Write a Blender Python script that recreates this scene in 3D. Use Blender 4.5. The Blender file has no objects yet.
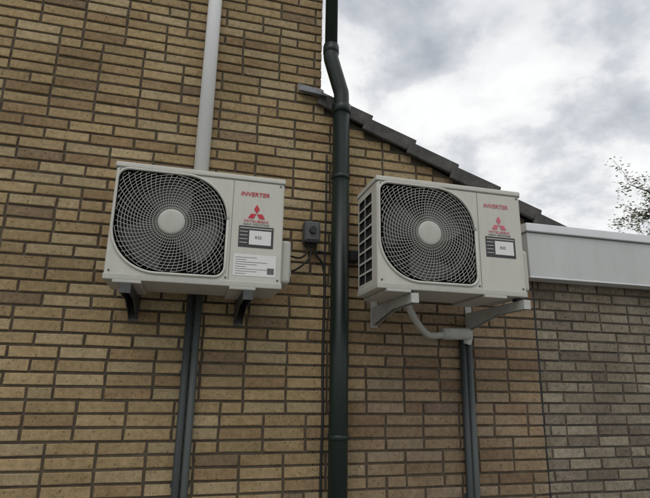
import bpy, bmesh, math, random
import numpy as np
from mathutils import Vector, Matrix
random.seed(7); rng=np.random.RandomState(5)
S=bpy.context.scene
Z0=2.015
# ---------------------------------------------------------------- helpers
def link(o): S.collection.objects.link(o); return o
def empty(name,loc=(0,0,0)):
    e=bpy.data.objects.new(name,None); e.location=loc; e.empty_display_size=.2; return link(e)
def setp(o,p):
    if p is not None: o.parent=p
    return o
def mat(name,col,rough=.6,metal=0,var=.12,scale=8,bump=0,bscale=60,spec=.4,grime=None,streak=False,dirt=0):
    m=bpy.data.materials.new(name); m.use_nodes=True; nt=m.node_tree; N=nt.nodes; L=nt.links
    b=N['Principled BSDF']; b.inputs['Roughness'].default_value=rough; b.inputs['Metallic'].default_value=metal
    b.inputs['Specular IOR Level'].default_value=spec
    tc=N.new('ShaderNodeTexCoord'); mp=N.new('ShaderNodeMapping'); L.new(tc.outputs['Object'],mp.inputs[0])
    if streak: mp.inputs['Scale'].default_value=(1,1,.12)
    n=N.new('ShaderNodeTexNoise'); n.inputs['Scale'].default_value=scale; n.inputs['Detail'].default_value=5; n.inputs['Roughness'].default_value=.65
    L.new(mp.outputs[0],n.inputs['Vector'])
    r=N.new('ShaderNodeValToRGB'); r.color_ramp.elements[0].position=.3; r.color_ramp.elements[1].position=.7
    g=grime or tuple(c*(1-2*var) for c in col)
    r.color_ramp.elements[0].color=(*g,1); r.color_ramp.elements[1].color=(*col,1)
    L.new(n.outputs['Fac'],r.inputs[0]); out=r.outputs[0]
    if dirt:
        n3=N.new('ShaderNodeTexNoise'); n3.inputs['Scale'].default_value=16; n3.inputs['Detail'].default_value=7; n3.inputs['Roughness'].default_value=.75
        mp3=N.new('ShaderNodeMapping'); mp3.inputs['Scale'].default_value=(1,1,.3); mp3.inputs['Location'].default_value=(4,2,7)
        L.new(tc.outputs['Object'],mp3.inputs[0]); L.new(mp3.outputs[0],n3.inputs['Vector'])
        q=N.new('ShaderNodeMapRange'); q.inputs[1].default_value=.5; q.inputs[2].default_value=.78; q.inputs[3].default_value=0; q.inputs[4].default_value=dirt; L.new(n3.outputs['Fac'],q.inputs[0])
        mx=N.new('ShaderNodeMixRGB'); L.new(q.outputs[0],mx.inputs[0]); L.new(out,mx.inputs[1]); mx.inputs[2].default_value=(.22,.19,.14,1); out=mx.outputs[0]
    L.new(out,b.inputs['Base Color'])
    if bump:
        n2=N.new('ShaderNodeTexNoise'); n2.inputs['Scale'].default_value=bscale; n2.inputs['Detail'].default_value=3
        L.new(tc.outputs['Object'],n2.inputs['Vector'])
        bp=N.new('ShaderNodeBump'); bp.inputs['Strength'].default_value=bump; bp.inputs['Distance'].default_value=.004
        L.new(n2.outputs['Fac'],bp.inputs['Height']); L.new(bp.outputs[0],b.inputs['Normal'])
    return m
def mesh_obj(name,verts,faces,m=None,parent=None,smooth=False):
    me=bpy.data.meshes.new(name); me.from_pydata([tuple(v) for v in verts],[],faces); me.update()
    o=bpy.data.objects.new(name,me); link(o); setp(o,parent)
    if m: me.materials.append(m)
    if smooth:
        for p in me.polygons: p.use_smooth=True
    return o
def box(name,x0,x1,y0,y1,z0,z1,m=None,parent=None,bev=0,seg=2,rot=None):
    bm=bmesh.new(); bmesh.ops.create_cube(bm,size=1)
    cx,cy,cz=(x0+x1)/2,(y0+y1)/2,(z0+z1)/2
    for v in bm.verts: v.co=Vector((v.co.x*(x1-x0),v.co.y*(y1-y0),v.co.z*(z1-z0)))
    if bev: bmesh.ops.bevel(bm,geom=bm.edges[:],offset=bev,segments=seg,affect='EDGES',profile=.5)
    me=bpy.data.meshes.new(name); bm.to_mesh(me); bm.free()
    o=bpy.data.objects.new(name,me); link(o); setp(o,parent); o.location=(cx,cy,cz)
    if rot: o.rotation_euler=rot
    if m: me.materials.append(m)
    if bev:
        for p in me.polygons: p.use_smooth=True
        o.modifiers.new('wn','WEIGHTED_NORMAL')
    return o
def smooth_path(pts,n=8):
    P=[Vector(p) for p in pts]; out=[]
    for i in range(len(P)-1):
        a=P[max(i-1,0)];b=P[i];c=P[i+1];d=P[min(i+2,len(P)-1)]
        for k in range(n):
            t=k/n
            out.append(.5*((2*b)+(c-a)*t+(2*a-5*b+4*c-d)*t*t+(3*b-a-3*c+d)*t**3))
    out.append(P[-1]); return out
def tube(name,pts,r,m,parent=None,seg=20,radii=None,sy=1.0):
    P=[Vector(p) for p in pts]; vs=[];fs=[]
    up=None
    for i,p in enumerate(P):
        t=(P[min(i+1,len(P)-1)]-P[max(i-1,0)]).normalized()
        if up is None:
            up=Vector((0,1,0)) if abs(t.y)<.9 else Vector((1,0,0))
        a=(up-t*up.dot(t)).normalized(); up=a; b=t.cross(a)
        rr=radii[i] if radii else r
        for k in range(seg):
            th=2*math.pi*k/seg; vs.append(p+(a*math.cos(th)*sy+b*math.sin(th))*rr)
    for i in range(len(P)-1):
        for k in range(seg):
            k2=(k+1)%seg; fs.append((i*seg+k,i*seg+k2,(i+1)*seg+k2,(i+1)*seg+k))
    fs.append(tuple(range(seg))[::-1]); fs.append(tuple((len(P)-1)*seg+k for k in range(seg)))
    o=mesh_obj(name,vs,fs,m,parent)
    for p in o.data.polygons: p.use_smooth=len(p.vertices)==4
    return o
# ---------------------------------------------------------------- camera
f,pi_,ya,ro=509.0,0.2543,0.2534,0.0172
F=Vector((math.sin(ya)*math.cos(pi_),math.cos(ya)*math.cos(pi_),math.sin(pi_)))
R=Vector((math.cos(ya),-math.sin(ya),0)); U=R.cross(F)
R2=R*math.cos(ro)+U*math.sin(ro); U2=-R*math.sin(ro)+U*math.cos(ro)
cd=bpy.data.cameras.new('camera'); cam=link(bpy.data.objects.new('camera',cd))
M=Matrix((R2,U2,-F)).transposed().to_4x4(); M.translation=Vector((.3856,-2.7313,-.4147+Z0)); cam.matrix_world=M
cd.sensor_width=36; cd.lens=f/650*36; cd.clip_end=2000; cd.clip_start=.05; S.camera=cam
# ---------------------------------------------------------------- materials
def brick_mat(name,grime_amt=.3,eff=.2):
    m=bpy.data.materials.new(name); m.use_nodes=True; nt=m.node_tree; N=nt.nodes; L=nt.links
    b=N['Principled BSDF']; b.inputs['Roughness'].default_value=.92; b.inputs['Specular IOR Level'].default_value=.15
    at=N.new('ShaderNodeAttribute'); at.attribute_name='Col'
    tc=N.new('ShaderNodeTexCoord')
    def noise(sc,det=6,ro=.6):
        n=N.new('ShaderNodeTexNoise'); n.inputs['Scale'].default_value=sc; n.inputs['Detail'].default_value=det; n.inputs['Roughness'].default_value=ro
        L.new(tc.outputs['Object'],n.inputs['Vector']); return n
    def mr(src,a,b_,c,d):
        q=N.new('ShaderNodeMapRange'); q.inputs[1].default_value=a;q.inputs[2].default_value=b_;q.inputs[3].default_value=c;q.inputs[4].default_value=d
        L.new(src,q.inputs[0]); return q.outputs[0]
    def mul(c,fac):
        q=N.new('ShaderNodeVectorMath'); q.operation='SCALE'; L.new(c,q.inputs[0]); L.new(fac,q.inputs['Scale']); return q.outputs[0]
    c=at.outputs['Color']
    fine=noise(34,7,.78)
    c=mul(c,mr(fine.outputs['Fac'],.3,.7,.62,1.3))
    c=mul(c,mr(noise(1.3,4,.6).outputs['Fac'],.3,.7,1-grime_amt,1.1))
    v=noise(75,2,.5); c=mul(c,mr(v.outputs['Fac'],.30,.38,.45,1.0))
    w=noise(2.6,7,.78); fac=mr(w.outputs['Fac'],.54,.72,0,eff)
    mx=N.new('ShaderNodeMixRGB'); L.new(fac,mx.inputs[0]); L.new(c,mx.inputs[1]); mx.inputs[2].default_value=(.42,.38,.32,1); c=mx.outputs[0]
    L.new(c,b.inputs['Base Color'])
    bp=N.new('ShaderNodeBump'); bp.inputs['Strength'].default_value=.75; bp.inputs['Distance'].default_value=.004
    L.new(fine.outputs['Fac'],bp.inputs['Height']); L.new(bp.outputs[0],b.inputs['Normal'])
    return m
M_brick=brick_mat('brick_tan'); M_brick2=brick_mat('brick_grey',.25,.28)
M_mortar=mat('mortar',(.125,.10,.07),.95,var=.28,scale=9,bump=.8,bscale=120)
M_mortar2=mat('mortar_grey',(.115,.10,.082),.95,var=.25,scale=9,bump=.8,bscale=120)
M_tile=mat('concrete_tile',(.105,.10,.093),.85,var=.32,scale=14,bump=.6,bscale=90)
M_lead=mat('lead',(.26,.27,.28),.5,.5,var=.2,scale=25,bump=.4,bscale=25)
M_body=mat('painted_steel_beige',(.575,.565,.51),.42,var=.045,scale=5,streak=True,dirt=.22)
M_body2=mat('plastic_grey',(.49,.485,.44),.5,var=.06,scale=8,dirt=.25)
M_dark=mat('dark_interior',(.030,.030,.031),.7,var=.2)
M_blade=mat('fan_blade',(.085,.085,.087),.5,var=.1)
M_wire=mat('grille_wire',(.46,.455,.42),.45,var=.08)
M_red=mat('red_ink',(.55,.03,.05),.5,var=.05)
M_pink=mat('faded_red_ink',(.66,.17,.22),.5,var=.12,scale=30)
M_blackl=mat('black_label',(.04,.04,.042),.4,var=.05)
M_whitel=mat('white_label',(.74,.74,.72),.45,var=.03)
M_ink=mat('ink',(.12,.12,.12),.5,var=.05)
M_green=mat('dark_green_pvc',(.010,.022,.017),.38,var=.25,scale=9,streak=True,spec=.4)
M_white=mat('white_pvc',(.82,.82,.82),.4,var=.05,scale=6,streak=True,dirt=.08)
M_cond1=mat('grey_green_conduit',(.085,.10,.098),.5,var=.15,scale=8,streak=True)
M_cond2=mat('dark_conduit',(.05,.06,.06),.5,var=.15,scale=8,streak=True)
M_blk=mat('black_plastic',(.022,.022,.023),.45,var=.1)
M_box=mat('grey_plastic_box',(.10,.105,.105),.5,var=.1)
M_galv=mat('galvanised_dark',(.10,.10,.10),.5,.5,var=.2,scale=30)
M_brk=mat('bracket_white',(.52,.52,.49),.5,var=.12,scale=20,dirt=.3)
M_fascia=mat('fascia_panel',(.54,.55,.54),.5,var=.06,scale=3,bump=.05,bscale=30,streak=True,dirt=.18)
M_trim=mat('aluminium_trim',(.70,.71,.72),.4,.15,var=.05,scale=6)
M_glass=mat('window_glass',(.03,.035,.04),.08,var=.1,spec=.7)
M_frame=mat('window_frame_white',(.7,.7,.68),.4,var=.04)
M_grass=mat('grass',(.05,.085,.025),.95,var=.3,scale=3,bump=1,bscale=40)
# ---------------------------------------------------------------- brick wall mesh
CH=.0625; BL=.21; J=.0125
def tan_col(x,z):
    base=np.array([.385,.282,.152])
    t=rng.rand()
    if t<.16: base=np.array([.32,.22,.12])
    elif t<.34: base=np.array([.42,.325,.19])
    elif t<.38: base=np.array([.26,.185,.115])
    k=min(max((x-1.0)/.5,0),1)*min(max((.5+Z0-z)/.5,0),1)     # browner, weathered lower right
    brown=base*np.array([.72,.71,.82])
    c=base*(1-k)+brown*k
    return c*(.88+.24*rng.rand())
def grey_col(x,z):
    base=np.array([.225,.19,.14])
    t=rng.rand()
    if t<.15: base=np.array([.18,.15,.115])
    elif t<.35: base=np.array([.265,.23,.17])
    return base*(.87+.26*rng.rand())
def bricks(name,xmin,xmaxf,z0,z1,colf,m,parent,y=0.0,phase=0.0,wild=.12):
    vs=[];fs=[];cols=[]
    row=0; z=z0
    while z<z1:
        zt=z+CH-J; xm=xmaxf(zt+.004)
        x=xmin-(.11 if row%2 else 0)-phase
        while x<xm:
            l=BL if rng.rand()>wild else .10
            a=max(x,xmin); b=min(x+l,xm)
            x+=l+J
            if b-a<.025: continue
            jx=rng.uniform(-.0018,.0018,4); jz=rng.uniform(-.0018,.0018,4); jy=rng.uniform(-.002,.002)
            c=[(a+jx[0],z+jz[0]),(b+jx[1],z+jz[1]),(b+jx[2],zt+jz[2]),(a+jx[3],zt+jz[3])]
            e=rng.uniform(.002,.0045); ins=[(c[0][0]+e,c[0][1]+e),(c[1][0]-e,c[1][1]+e),(c[2][0]-e,c[2][1]-e),(c[3][0]+e,c[3][1]-e)]
            n=len(vs)
            ty=rng.uniform(-.001,.001,4)
            vs+=[(p[0],y+jy+ty[i],p[1]) for i,p in enumerate(ins)]
            vs+=[(p[0],y+jy+.003,p[1]) for p in c]
            vs+=[(p[0],y+.022,p[1]) for p in c]
            fs.append((n,n+1,n+2,n+3))
            for i in range(4):
                j=(i+1)%4
                fs.append((n+i,n+4+i,n+4+j,n+j)); fs.append((n+4+i,n+8+i,n+8+j,n+4+j))
            cc=colf((a+b)/2,z); cols+= [cc]*9
        row+=1; z+=CH
    o=mesh_obj(name,vs,fs,m,parent)
    at=o.data.color_attributes.new('Col','FLOAT_COLOR','CORNER')
    arr=np.ones((len(o.data.loops),4),dtype=np.float32); arr[:,:3]=np.repeat(np.array(cols),4,axis=0)
    at.data.foreach_set('color',arr.ravel()); 
    return o
XE=1.05; XJ=2.447; TOP=5.6
def roofz(x): return Z0+1.225-.437*(x-1.076)      # brickwork top under verge tiles
def xmax_house(zt):
    if zt>roofz(XE): return XE
    return min(XJ-.004, 1.076+(Z0+1.225-zt)/.437)
house=empty('brick_house')
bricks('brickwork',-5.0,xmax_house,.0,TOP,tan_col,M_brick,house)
def prism(name,poly,y0,y1,m,parent):
    n=len(poly); vs=[(x,y0,z) for x,z in poly]+[(x,y1,z) for x,z in poly]
    fs=[tuple(range(n)),tuple(range(n,2*n))[::-1]]+[(i,i+n,(i+1)%n+n,(i+1)%n) for i in range(n)]
    o=mesh_obj(name,vs,fs,m,parent)
    bm=bmesh.new(); bm.from_mesh(o.data); bmesh.ops.recalc_face_normals(bm,faces=bm.faces); bm.to_mesh(o.data); bm.free()
    return o
prism('tall_wall_core',[(-4.995,0),(XE-.003,0),(XE-.003,TOP),(-4.995,TOP)],.008,8,M_mortar,house)
prism('wing_wall_core',[(XE+.001,0),(XJ-.008,0),(XJ-.008,roofz(XJ-.008)),(XE+.001,roofz(XE))],.008,7.9,M_mortar,house)
# main roof
prism('main_roof',[(-5.3,TOP),(XE+.35,TOP),(XE+.35,TOP+.12),(-5.3,TOP+.12)],-.35,8.3,M_tile,house)
rv=[(-5.3,-.35,TOP+.123),(XE+.35,-.35,TOP+.123),(XE+.35,8.3,TOP+.123),(-5.3,8.3,TOP+.123),(-5.3,4,TOP+2.6),(XE+.35,4,TOP+2.6)]
mesh_obj('main_roof_slopes',rv,[(0,1,5,4),(2,3,4,5),(0,4,3),(1,2,5)],M_tile,house)
box('window_frame',-4.2,-2.9,-.02,.03,1.0,2.4,M_frame,house,.006)
box('window_pane',-4.13,-2.97,-.026,-.015,1.07,2.33,M_glass,house)
# wing roof : stepped courses of tiles with verge flaps
sl=math.atan(.437); gauge=.315; n=6
rs=random.Random(3)
for i in range(n):
    s=i*gauge
    x=1.045+s*math.cos(sl); z=Z0+1.298-s*math.sin(sl)
    a=sl-.085+rs.uniform(-.014,.014)
    L=.352
    vs=[];fs=[]
    ny=160
    for k in range(ny+1):
        yy=-.035+k*(7.9/ny); w=.012*max(0,math.sin(2*math.pi*k/4))if k>2 else 0
        for (u,h) in ((0,w),(L,w+.004),(L,w-.026),(0,w-.02)): 
            vs.append((x+u*math.cos(a)+h*math.sin(a),yy,z-u*math.sin(a)+h*math.cos(a)))
    for k in range(ny):
        for q in range(4):
            q2=(q+1)%4; fs.append((k*4+q,k*4+q2,k*4+4+q2,k*4+4+q))
    fs.append((0,3,2,1)); fs.append((ny*4,ny*4+1,ny*4+2,ny*4+3))
    mesh_obj('tile_course',vs,fs,M_tile,house)
    hgt=.088+rs.uniform(-.006,.006)
    cxm=x+L/2*math.cos(a)-(hgt/2+.004)*math.sin(a); czm=z-L/2*math.sin(a)-(hgt/2-.002)*math.cos(a)
    fl=box('verge_tile_flap',-L/2,L/2,-.013,.013,-hgt/2,hgt/2,M_tile,house,.006)
    fl.location=(cxm,-.03-.003*i,czm); fl.rotation_euler=(0,a,0)
fsv=[(.905,-.012,Z0+1.30),(1.07,-.014,Z0+1.262),(1.075,-.075,Z0+1.256),(.925,-.06,Z0+1.275),(.9,-.014,Z0+1.345),(1.06,-.016,Z0+1.325)]
fl=mesh_obj('lead_flashing',fsv,[(0,1,2,3),(0,4,5,1)],M_lead,house); sm=fl.modifiers.new('s','SOLIDIFY'); sm.thickness=.006
# ---------------------------------------------------------------- garage
gar=empty('garage')
GX=9.0
bricks('brickwork',XJ+.012,lambda zt:GX,.0,Z0+.26,grey_col,M_brick2,gar,y=.006,phase=.07,wild=.1)
prism('garage_core',[(XJ+.02,0),(GX-.005,0),(GX-.005,Z0+.5),(XJ+.02,Z0+.5)],.014,6,M_mortar2,gar)
box('expansion_joint',XJ-.007,XJ+.019,.011,.03,0,Z0+.3,M_blk,gar)
fx=2.365
box('fascia_board',fx,GX+.1,-.10,.0,Z0+.232,Z0+.508,M_fascia,gar,.004)
box('fascia_cap',fx-.012,GX+.12,-.118,6.1,Z0+.512,Z0+.566,M_trim,gar,.005)
box('fascia_drip',fx-.004,GX+.11,-.106,-.001,Z0+.218,Z0+.231,M_trim,gar,.002)
box('fascia_joint',4.1,4.104,-.1015,-.09,Z0+.234,Z0+.506,M_ink,gar)
# ---------------------------------------------------------------- ground
mesh_obj('ground',[(-400,-400,-.004),(400,-400,-.004),(400,400,-.004),(-400,400,-.004)],[(0,1,2,3)],M_grass)
pv=mat('paving_slabs',(.25,.24,.22),.9,var=.15,scale=5,bump=.4,bscale=60)
nt=pv.node_tree; bt=nt.nodes.new('ShaderNodeTexBrick'); bt.inputs['Scale'].default_value=1; bt.inputs['Brick Width'].default_value=.3; bt.inputs['Row Height'].default_value=.3; bt.inputs['Mortar Size'].default_value=.006
bt.inputs['Color1'].default_value=(.27,.26,.24,1); bt.inputs['Color2'].default_value=(.21,.2,.19,1); bt.inputs['Mortar'].default_value=(.06,.055,.05,1)
nt.links.new(nt.nodes['Texture Coordinate'].outputs['Object'],bt.inputs['Vector']); nt.links.new(bt.outputs['Color'],nt.nodes['Principled BSDF'].inputs['Base Color'])
mesh_obj('pavement',[(-8,-7,0.0),(12,-7,0.0),(12,.008,0.0),(-8,.008,0.0)],[(0,1,2,3)],pv)
# ---------------------------------------------------------------- AC units
W,D,H=.78,.29,.54
FC=(.262,.273); AX,AZ=.246,.234
def outline(ax,az,rTL,rTR,rBR,rBL,n=14):
    pts=[]
    for (sx,sz,r,a0) in ((1,1,rTR,0),(-1,1,rTL,90),(-1,-1,rBL,180),(1,-1,rBR,270)):
        cx=sx*(ax-r); cz=sz*(az-r)
        for k in range(n+1):
            th=math.radians(a0+90*k/n); pts.append((cx+r*math.cos(th),cz+r*math.sin(th)))
    return pts
def inside(x,z,ax=AX-.004,az=AZ-.004,rb=.2,rs_=.045):
    if abs(x)>ax or abs(z)>az: return False
    r=rb if x*z>0 else rs_
    dx=abs(x)-(ax-r); dz=abs(z)-(az-r)
    return not(dx>0 and dz>0 and dx*dx+dz*dz>r*r)
def text(name,s,size,x,z,m,parent,y=-.0022,sx=1,align='LEFT',bold=.012,shear=0):
    c=bpy.data.curves.new(name,'FONT'); c.body=s; c.size=size; c.extrude=.0004; c.offset=size*bold; c.align_x=align; c.shear=shear
    o=bpy.data.objects.new(name,c); link(o); o.parent=parent; o.location=(x,y,z); o.rotation_euler=(math.pi/2,0,0); o.scale=(sx,1,1)
    c.materials.append(m); return o
def ac_unit(loc,rot=(0,0,0),red=M_red,sheet=True,sidecover=True,sc=1.0,spin=0.0):
    e=empty('air_conditioner_outdoor_unit',loc); e.rotation_euler=rot; e.scale=(sc,sc,sc)
    body=box('casing',0,W,0,D,0,H-.001,M_body,None,.011,3)
    body.data.materials.append(M_dark); body.data.materials.append(M_body2)
    me=body.data
    for v in me.vertices: v.co+=Vector(body.location)
    body.location=(0,0,0)
    cut=[]
    ol=outline(AX,AZ,.045,.2,.045,.2)
    c=prism('cut',[(FC[0]+a,FC[1]+b) for a,b in ol],-.02,.17,M_dark,None); cut.append(c)
    for r in range(8):
        z0=.045+r*.056
        for (ya_,yb) in ((.075,.168),(.176,.262)):
            cut.append(box('cut',-.02,.012,ya_,yb,z0,z0+.046,M_dark,None))
    for c in cut:
        md=body.modifiers.new('b','BOOLEAN'); md.object=c; md.solver='EXACT'; md.operation='DIFFERENCE'
        try: md.material_mode='TRANSFER'
        except Exception: pass
    wn=body.modifiers['wn']; body.modifiers.remove(wn)
    dg=bpy.context.evaluated_depsgraph_get(); dg.update()
    nm=bpy.data.meshes.new_from_object(body.evaluated_get(dg)); body.modifiers.clear(); body.data=nm
    for p in nm.polygons: p.use_smooth=False
    body.parent=e
    for c in cut: bpy.data.objects.remove(c)
    box('lid',-.004,W+.004,-.004,D+.004,H-.022,H+.004,M_body,e,.006,3)
    box('lid_shadow_gap',-.0012,W+.0012,-.0012,D,H-.026,H-.0225,M_ink,e)
    box('base_pan',-.002,W+.002,-.003,D+.002,-.006,.022,M_body2,e,.004,2)
    box('panel_seam',.532,.5338,-.0012,.001,.024,H-.027,M_ink,e)
    ol2=outline(AX+.006,AZ+.006,.05,.205,.05,.205)
    pts=[Vector((FC[0]+a,-.003,FC[1]+b)) for a,b in ol2]; pts.append(pts[0]); 
    tube('grille_rim',pts,.0065,M_body,e,8)
    cu=bpy.data.curves.new('grille','CURVE'); cu.dimensions='3D'; cu.bevel_depth=.00135; cu.bevel_resolution=1
    def spline(ps):
        if len(ps)<2: return
        sp=cu.splines.new('POLY'); sp.points.add(len(ps)-1)
        for i,p in enumerate(ps): sp.points[i].co=(p[0],p[1],p[2],1)
    def dome(r): return -.012+.012*(r/.3)**2
    r=.068
    while r<.335:
        cur=[]; NN=120
        for k in range(NN+1):
            th=2*math.pi*k/NN; x=r*math.cos(th); z=r*math.sin(th)
            if inside(x,z): cur.append((FC[0]+x,dome(r),FC[1]+z))
            else: spline(cur); cur=[]
        spline(cur); r+=.0135
    for k in range(60):
        cur=[]
        for j in range(26):
            rr=.055+j*.0115; th=2*math.pi*k/60-.5*(rr-.055)/.25
            x=rr*math.cos(th); z=rr*math.sin(th)
            if not inside(x,z): break
            cur.append((FC[0]+x,dome(rr)+.002,FC[1]+z))
        spline(cur)
    g=link(bpy.data.objects.new('fan_grille',cu)); g.parent=e; cu.materials.append(M_wire)
    vs=[];fs=[]; prof=[(.0,-.020),(.03,-.0198),(.05,-.019),(.058,-.017),(.0605,-.012),(.0605,-.004)]; ns=40
    for (rr,yy) in prof:
        for k in range(ns): vs.append((FC[0]+rr*math.cos(2*math.pi*k/ns),yy,FC[1]+rr*math.sin(2*math.pi*k/ns)))
    for i in range(len(prof)-1):
        for k in range(ns): fs.append((i*ns+k,i*ns+(k+1)%ns,(i+1)*ns+(k+1)%ns,(i+1)*ns+k))
    mesh_obj('grille_hub',vs,fs,M_body2,e,True)
    vs=[];fs=[]
    for b in range(3):
        n0=len(vs); NR,NT=8,8
        for i in range(NR+1):
            rr=.05+.165*i/NR
            for j in range(NT+1):
                th=2*math.pi*b/3+.7+spin+(j/NT)*(1.35-.25*abs(i/NR-.5))+.5*i/NR
                vs.append((FC[0]+rr*math.cos(th),.055+.05*(j/NT)+.01*math.sin(3*i/NR),FC[1]+rr*math.sin(th)))
        for i in range(NR):
            for j in range(NT): q=n0+i*(NT+1)+j; fs.append((q,q+1,q+NT+2,q+NT+1))
    mesh_obj('fan_blades',vs,fs,M_blade,e,True)
    tube('fan_hub',[(FC[0],.04,FC[1]),(FC[0],.12,FC[1])],.055,M_blade,e,24)
    vs=[];fs=[]
    for k in range(49):
        th=2*math.pi*k/48
        for (rr,yy) in ((.228,.012),(.222,.03),(.222,.12)): vs.append((FC[0]+rr*math.cos(th),yy,FC[1]+rr*math.sin(th)))
    for k in range(48):
        for q in range(2): fs.append((k*3+q,k*3+3+q,k*3+4+q,k*3+1+q))
    mesh_obj('fan_shroud',vs,fs,M_blade,e,True)
    text('label_text','INVERTER',.029,.567,.440,red,e,sx=1.08,bold=.012,shear=.12)
    lx,lz=.648,.352; Ld=.027; vs=[];fs=[]
    for dg_ in (90,210,330):
        n0=len(vs); t=math.radians(dg_); a=math.radians(30)
        for (rr,an) in ((.0012,t),(Ld,t-a),(Ld*math.sqrt(3),t),(Ld,t+a)):
            vs.append((lx+rr*math.cos(an),-.0024,lz+rr*math.sin(an)))
        fs.append((n0,n0+3,n0+2,n0+1))
    mesh_obj('logo',vs,[f_[::-1] for f_ in fs],red,e)
    text('label_text','MITSUBISHI',.0185,.648,.308,red,e,align='CENTER',sx=1.25,bold=.0)
    text('label_text','HEAVY INDUSTRIES',.0125,.648,.2945,M_ink,e,align='CENTER',sx=1.15,bold=.0)
    box('energy_label',.568,.733,-.0016,.001,.185,.289,M_blackl,e)
    box('energy_label_white',.618,.722,-.0026,-.001,.199,.268,M_whitel,e)
    text('label_text','R32',.02,.645,.228,M_ink,e,y=-.0032)
    for q in range(4): box('label_line',.573,.610,-.0022,-.001,.205+q*.018,.209+q*.018,M_wire,e)
    box('label_line',.573,.727,-.0022,-.001,.276,.281,M_wire,e)
    if sheet:
        box('rating_plate',.552,.750,-.0016,.001,.048,.150,M_whitel,e)
        for q in range(8): 
            box('print',.560,.560+.05+.05*((q*7)%3),-.0022,-.001,.057+q*.011,.0592+q*.011,M_ink,e)
        box('print',.71,.742,-.0022,-.001,.06,.09,M_ink,e)
    if sidecover:
        box('pipe_cover',W-.004,W+.05,.035,.20,.03,.245,M_body2,e,.018,4)
        box('valve_cap',W+.045,W+.06,.08,.13,.07,.11,M_body2,e,.006,2)
    for (x,z) in ((.02,.034),(.52,.034),(.76,.034),(.02,.504),(.76,.504)):
        tube('screw',[(x,-.0035,z),(x,.001,z)],.0045,M_galv,e,10)
    for x in (.10,.60): box('foot',x-.06,x+.06,-.01,D+.02,-.02,-.006,M_body2,e,.003)
    return e
ac_unit((0,-.40,Z0+.004))
ac_unit((1.207,-.545,Z0+.014),(0,0,0),red=M_pink,sheet=False,sc=1.02,spin=1.1)
# ---------------------------------------------------------------- brackets
def bracket(xs,yf,m,ztop,name='wall_bracket',wall=.12,w=.034):
    e=empty(name,(0,0,Z0))
    for x in xs:
        box('arm_top',x-w/2,x+w/2,yf,-.006,ztop-.004,ztop,m,e)
        box('arm_side',x-w/2,x-w/2+.004,yf,-.006,ztop-.045,ztop-.0042,m,e)
        box('arm_side',x+w/2-.004,x+w/2,yf,-.006,ztop-.045,ztop-.0042,m,e)
        box('arm_end',x-w/2-.002,x+w/2+.002,yf-.004,yf-.0005,ztop-.046,ztop,m,e,.001)
        box('wall_rail',x-w/2-.003,x+w/2+.003,-.0058,-.001,ztop-wall,ztop+.35,m,e)
        prism2=[(-.007,ztop-.0455),(yf*.55,ztop-.0455),(-.007,ztop-wall+.01)]
        for dx in (-w/2+.0008,w/2-.0048):
            vs=[(x+dx,a,b) for a,b in prism2]+[(x+dx+.004,a,b) for a,b in prism2]
            mesh_obj('gusset',vs,[(0,1,2),(5,4,3),(0,3,4,1),(1,4,5,2),(2,5,3,0)],m,e)
        box('rubber_mount',x-.02,x+.02,yf+.05,yf+.09,ztop,ztop+.018,M_blk,e,.004)
        tube('bolt',[(x,yf+.07,ztop-.03),(x,yf+.07,ztop+.002)],.007,M_galv,e,10)
    return e
bracket((.10,.625),-.43,M_galv,-.018,wall=.12,w=.042)
bracket((1.385,1.985),-.56,M_brk,-.008,wall=.11)
# ---------------------------------------------------------------- pipes
dp=empty('downpipe')
xl,xu,yp=1.157,1.088,-.085
tube('lower_pipe',[(xl,yp,0.02),(xl,yp,Z0+1.18)],.050,M_green,dp,32)
bend=smooth_path([(xl,yp,Z0+1.16),(xl,yp,Z0+1.27),(xl-.012,yp,Z0+1.32),(xu+.012,yp,Z0+1.47),(xu,yp,Z0+1.52),(xu,yp,Z0+1.60)],6)
tube('offset_bend',bend,.046,M_green,dp,32)
tube('upper_pipe',[(xu,yp,Z0+1.58),(xu,yp,TOP+.05)],.039,M_green,dp,32)
def collar(x,z,r,h=.03): tube('collar',[(x,yp,z-h/2-.004),(x,yp,z-h/2),(x,yp,z+h/2),(x,yp,z+h/2+.004)],r,M_green,dp,32,radii=[r-.006,r,r,r-.006])
collar(xl,Z0+1.17,.056,.05); collar(xu,Z0+1.565,.049,.045); collar(xl,Z0-.69,.055,.022); collar(xl,Z0+.73,.0545,.02); collar(xu,Z0+2.6,.045,.022)
for z in (Z0-.69,Z0+.73): box('pipe_clip',xl-.012,xl+.012,yp+.045,-.001,z-.012,z+.012,M_green,dp)
box('pipe_clip',xu-.05,xu-.03,yp+.02,-.001,Z0+2.59,Z0+2.61,M_green,dp)
wd=empty('white_trunking_duct')
tube('duct',[(.372,-.034,Z0+.30),(.372,-.034,TOP)],.040,M_white,wd,28,sy=.8)
tube('duct_coupler',[(.372,-.034,Z0+2.2),(.372,-.034,Z0+2.3)],.043,M_white,wd,28,sy=.8)
lc=empty('conduit_pipes')
tube('conduit_1',[(.377,-.026,0),(.374,-.026,Z0+.2)],.019,M_cond2,lc,18)
tube('conduit_2',[(.417,-.026,0),(.415,-.026,Z0+.2)],.019,M_cond1,lc,18)
for z in (.4,1.1,1.62): box('conduit_clip',.350,.442,-.012,-.001,z,z+.02,M_cond2,lc,.002)
rc=empty('conduit_pipes')
tube('conduit_1',[(1.925,-.024,0),(1.925,-.024,Z0-.155)],.019,M_cond2,rc,18)
tube('conduit_2',[(1.965,-.024,0),(1.965,-.024,Z0-.155)],.019,M_cond1,rc,18)
for z in (.4,1.0,1.55): box('conduit_clip',1.90,1.99,-.012,-.001,z,z+.02,M_cond2,rc,.002)
hs=empty('condensate_hose')  # condensate drain hose from under the right unit to the conduits
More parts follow.
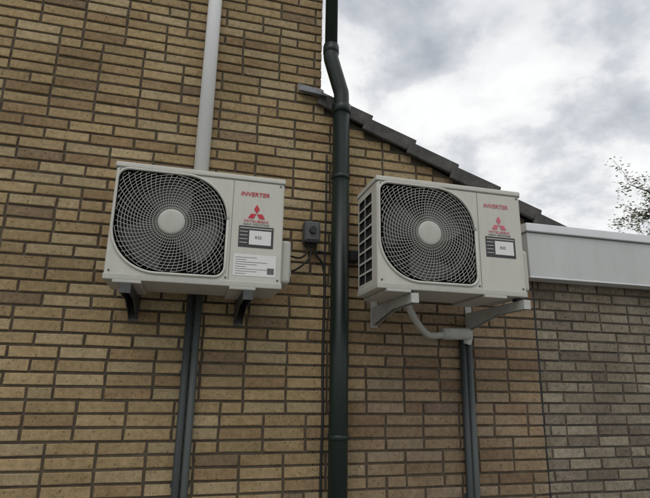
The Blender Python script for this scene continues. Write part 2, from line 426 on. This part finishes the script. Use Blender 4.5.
path=smooth_path([(1.40,-.42,Z0+.01),(1.44,-.37,Z0-.05),(1.53,-.27,Z0-.115),(1.64,-.16,Z0-.16),(1.74,-.09,Z0-.155),(1.80,-.06,Z0-.14)],18)
tube('corrugated_hose',path,.018,M_brk,hs,14,radii=[.019 if i%2 else .0155 for i in range(len(path))])
tube('end_fitting',[(1.775,-.062,Z0-.142),(1.782,-.062,Z0-.142),(1.95,-.055,Z0-.136),(1.962,-.055,Z0-.136)],.034,M_brk,hs,24,radii=[.026,.033,.033,.024])
tube('fitting_elbow',smooth_path([(1.945,-.05,Z0-.135),(1.952,-.035,Z0-.155),(1.945,-.026,Z0-.19)],5),.030,M_brk,hs,20)
iso=empty('isolator_switch_box')
box('enclosure',.955,1.045,-.075,-.002,Z0+.335,Z0+.455,M_box,iso,.008,3)
box('cover',.962,1.038,-.082,-.074,Z0+.345,Z0+.447,M_box,iso,.004,2)
tube('rotary_knob',[(1.0,-.098,Z0+.40),(1.0,-.081,Z0+.40)],.020,M_blk,iso,20)
for x in (.975,1.0,1.025): tube('gland',[(x,-.038,Z0+.31),(x,-.038,Z0+.337)],.009,M_blk,iso,12)
cb=empty('cables')
def cab(pts,r=.0055,m=M_blk): tube('cable',smooth_path(pts,8),r,m,cb,10)
cab([(.975,-.038,Z0+.315),(.972,-.045,Z0+.27),(.93,-.08,Z0+.235),(.87,-.16,Z0+.22),(.82,-.26,Z0+.2)])
cab([(1.0,-.038,Z0+.315),(1.0,-.04,Z0+.26),(.95,-.06,Z0+.20),(.88,-.12,Z0+.15),(.80,-.24,Z0+.14)])
cab([(1.025,-.038,Z0+.315),(1.035,-.03,Z0+.27),(1.08,-.012,Z0+.22),(1.092,-.010,Z0+.1),(1.088,-.010,Z0-.3),(1.093,-.010,Z0-.6),(1.088,-.010,Z0-.9),(1.092,-.010,.3),(1.09,-.01,.02)],.007)
cab([(1.05,-.01,Z0+.30),(1.12,-.012,Z0+.295),(1.24,-.02,Z0+.30)])
cab([(1.09,-.010,Z0+.9),(1.092,-.010,Z0+.5),(1.09,-.01,Z0+.2)],.005)
jb=empty('junction_box')
box('body',1.225,1.285,-.05,-.002,Z0+.245,Z0+.315,M_blk,jb,.007,3)
box('lid',1.231,1.279,-.056,-.049,Z0+.252,Z0+.308,M_blk,jb,.003,2)
cab([(1.275,-.03,Z0+.28),(1.33,-.08,Z0+.27),(1.40,-.25,Z0+.25)])
# ---------------------------------------------------------------- tree
def tree(loc,cr,zc,hz,nleaf=42000):
    e=empty('tree',loc)
    bark=mat('bark',(.09,.07,.05),.9,var=.25,scale=20,bump=1)
    rt=random.Random(11)
    tube('trunk',smooth_path([(0,0,0),(.05,.02,1.5),(-.05,.05,3.2),(.05,0,zc+hz*.6)],6),.15,bark,e,12,radii=[.2-.17*i/18 for i in range(19)])
    tips=[]
    for i in range(70):
        h=rt.uniform(zc-hz*.95,zc+hz*.93); an=rt.uniform(0,6.28); ln=cr*rt.uniform(.65,1.0)*math.sqrt(max(.12,1-((h-zc)/hz)**2))
        p0=Vector((0,0,max(1.6,h-.7))) ; p1=Vector((ln*.5*math.cos(an),ln*.5*math.sin(an),h-.1)); p2=Vector((ln*math.cos(an+.2),ln*math.sin(an+.2),h+.12*hz*rt.uniform(0,1)))
        pts=smooth_path([p0,p1,p2],5); tube('limb',pts,.03,bark,e,6,radii=[.04-.034*k/(len(pts)-1) for k in range(len(pts))])
        for k in range(8):
            q=pts[rt.randint(4,len(pts)-1)]; d=Vector((rt.gauss(0,1),rt.gauss(0,1),rt.gauss(0,.8)))*.13*cr
            tube('twig',[q,q+d*.5+Vector((0,0,.03)),q+d],.005,bark,e,4); tips+=[q+d,q+d*.7,q+d*.4]
    vs=[];fs=[]
    for i in range(nleaf):
        t=rt.choice(tips); p=t+Vector((rt.gauss(0,.11),rt.gauss(0,.11),rt.gauss(0,.09)))
        a=Vector((rt.gauss(0,1),rt.gauss(0,1),rt.gauss(0,1))).normalized(); b=a.orthogonal().normalized(); s=rt.uniform(.03,.055)
        n0=len(vs); vs+=[p-a*s,p+b*s*.5,p+a*s,p-b*s*.5]; fs.append((n0,n0+1,n0+2,n0+3))
    lf=mat('leaves',(.12,.14,.045),.7,var=.3,scale=2.5)
    mesh_obj('foliage',vs,fs,lf,e)
tree((11.7,5.35,0),2.35,5.0,2.05)
# ---------------------------------------------------------------- light
el,az=math.radians(52),math.radians(200)   # soft sun, front-left of the wall
sd=bpy.data.lights.new('sun','SUN'); sd.energy=.7; sd.angle=math.radians(35); sd.color=(1,.97,.92)
sun=link(bpy.data.objects.new('sun',sd))
dirv=Vector((math.sin(az)*math.cos(el),math.cos(az)*math.cos(el),math.sin(el)))
sun.rotation_euler=dirv.to_track_quat('Z','Y').to_euler()
w=bpy.data.worlds.new('World'); S.world=w; w.use_nodes=True; nt=w.node_tree; N=nt.nodes; L=nt.links
bg=N['Background']; bg.inputs[1].default_value=.1
sky=N.new('ShaderNodeTexSky'); sky.sky_type='NISHITA'; sky.sun_disc=False; sky.sun_elevation=el; sky.sun_rotation=az
tc=N.new('ShaderNodeTexCoord'); sx=N.new('ShaderNodeSeparateXYZ'); L.new(tc.outputs['Generated'],sx.inputs[0])
def math_(op,a,b=None,clamp=False):
    n=N.new('ShaderNodeMath'); n.operation=op; n.use_clamp=clamp
    for i,v in enumerate((a,b)):
        if v is None: continue
        if isinstance(v,(int,float)): n.inputs[i].default_value=v
        else: L.new(v,n.inputs[i])
    return n.outputs[0]
zz=math_('ADD',math_('MAXIMUM',sx.outputs['Z'],0.0),.30)
cx_=math_('DIVIDE',sx.outputs['X'],zz); cy_=math_('DIVIDE',sx.outputs['Y'],zz)
cb_=N.new('ShaderNodeCombineXYZ'); L.new(cx_,cb_.inputs[0]); L.new(cy_,cb_.inputs[1])
def noise(sc,det,ro,off=(0,0,0),dist=0):
    mp=N.new('ShaderNodeMapping'); mp.inputs['Location'].default_value=off; L.new(cb_.outputs[0],mp.inputs[0])
    n=N.new('ShaderNodeTexNoise'); n.inputs['Scale'].default_value=sc; n.inputs['Detail'].default_value=det; n.inputs['Roughness'].default_value=ro; n.inputs['Distortion'].default_value=dist
    L.new(mp.outputs[0],n.inputs['Vector']); return n.outputs['Fac']
n1=noise(1.6,9,.55,(3.1,1.7,0),.15); n2=noise(3.6,10,.56,(7.3,4.4,0),.15)
cr=N.new('ShaderNodeValToRGB'); L.new(n2,cr.inputs[0])
E=cr.color_ramp.elements
E[0].position=.34; E[0].color=(5.0,5.3,5.8,1)
E[1].position=.62; E[1].color=(9.9,9.95,10.0,1)
e2=E.new(.46); e2.color=(7.0,7.25,7.6,1)
e3=E.new(.53); e3.color=(9.0,9.1,9.2,1)
mx=N.new('ShaderNodeMixRGB'); 
mr=N.new('ShaderNodeMapRange'); mr.inputs[1].default_value=.34; mr.inputs[2].default_value=.48; mr.inputs[3].default_value=.75; mr.inputs[4].default_value=1; L.new(n1,mr.inputs[0])
L.new(mr.outputs[0],mx.inputs[0]); L.new(sky.outputs[0],mx.inputs[1]); L.new(cr.outputs[0],mx.inputs[2])
L.new(mx.outputs[0],bg.inputs[0])
S.view_settings.view_transform='Standard'; S.view_settings.look='None'; S.view_settings.exposure=0; S.view_settings.gamma=1
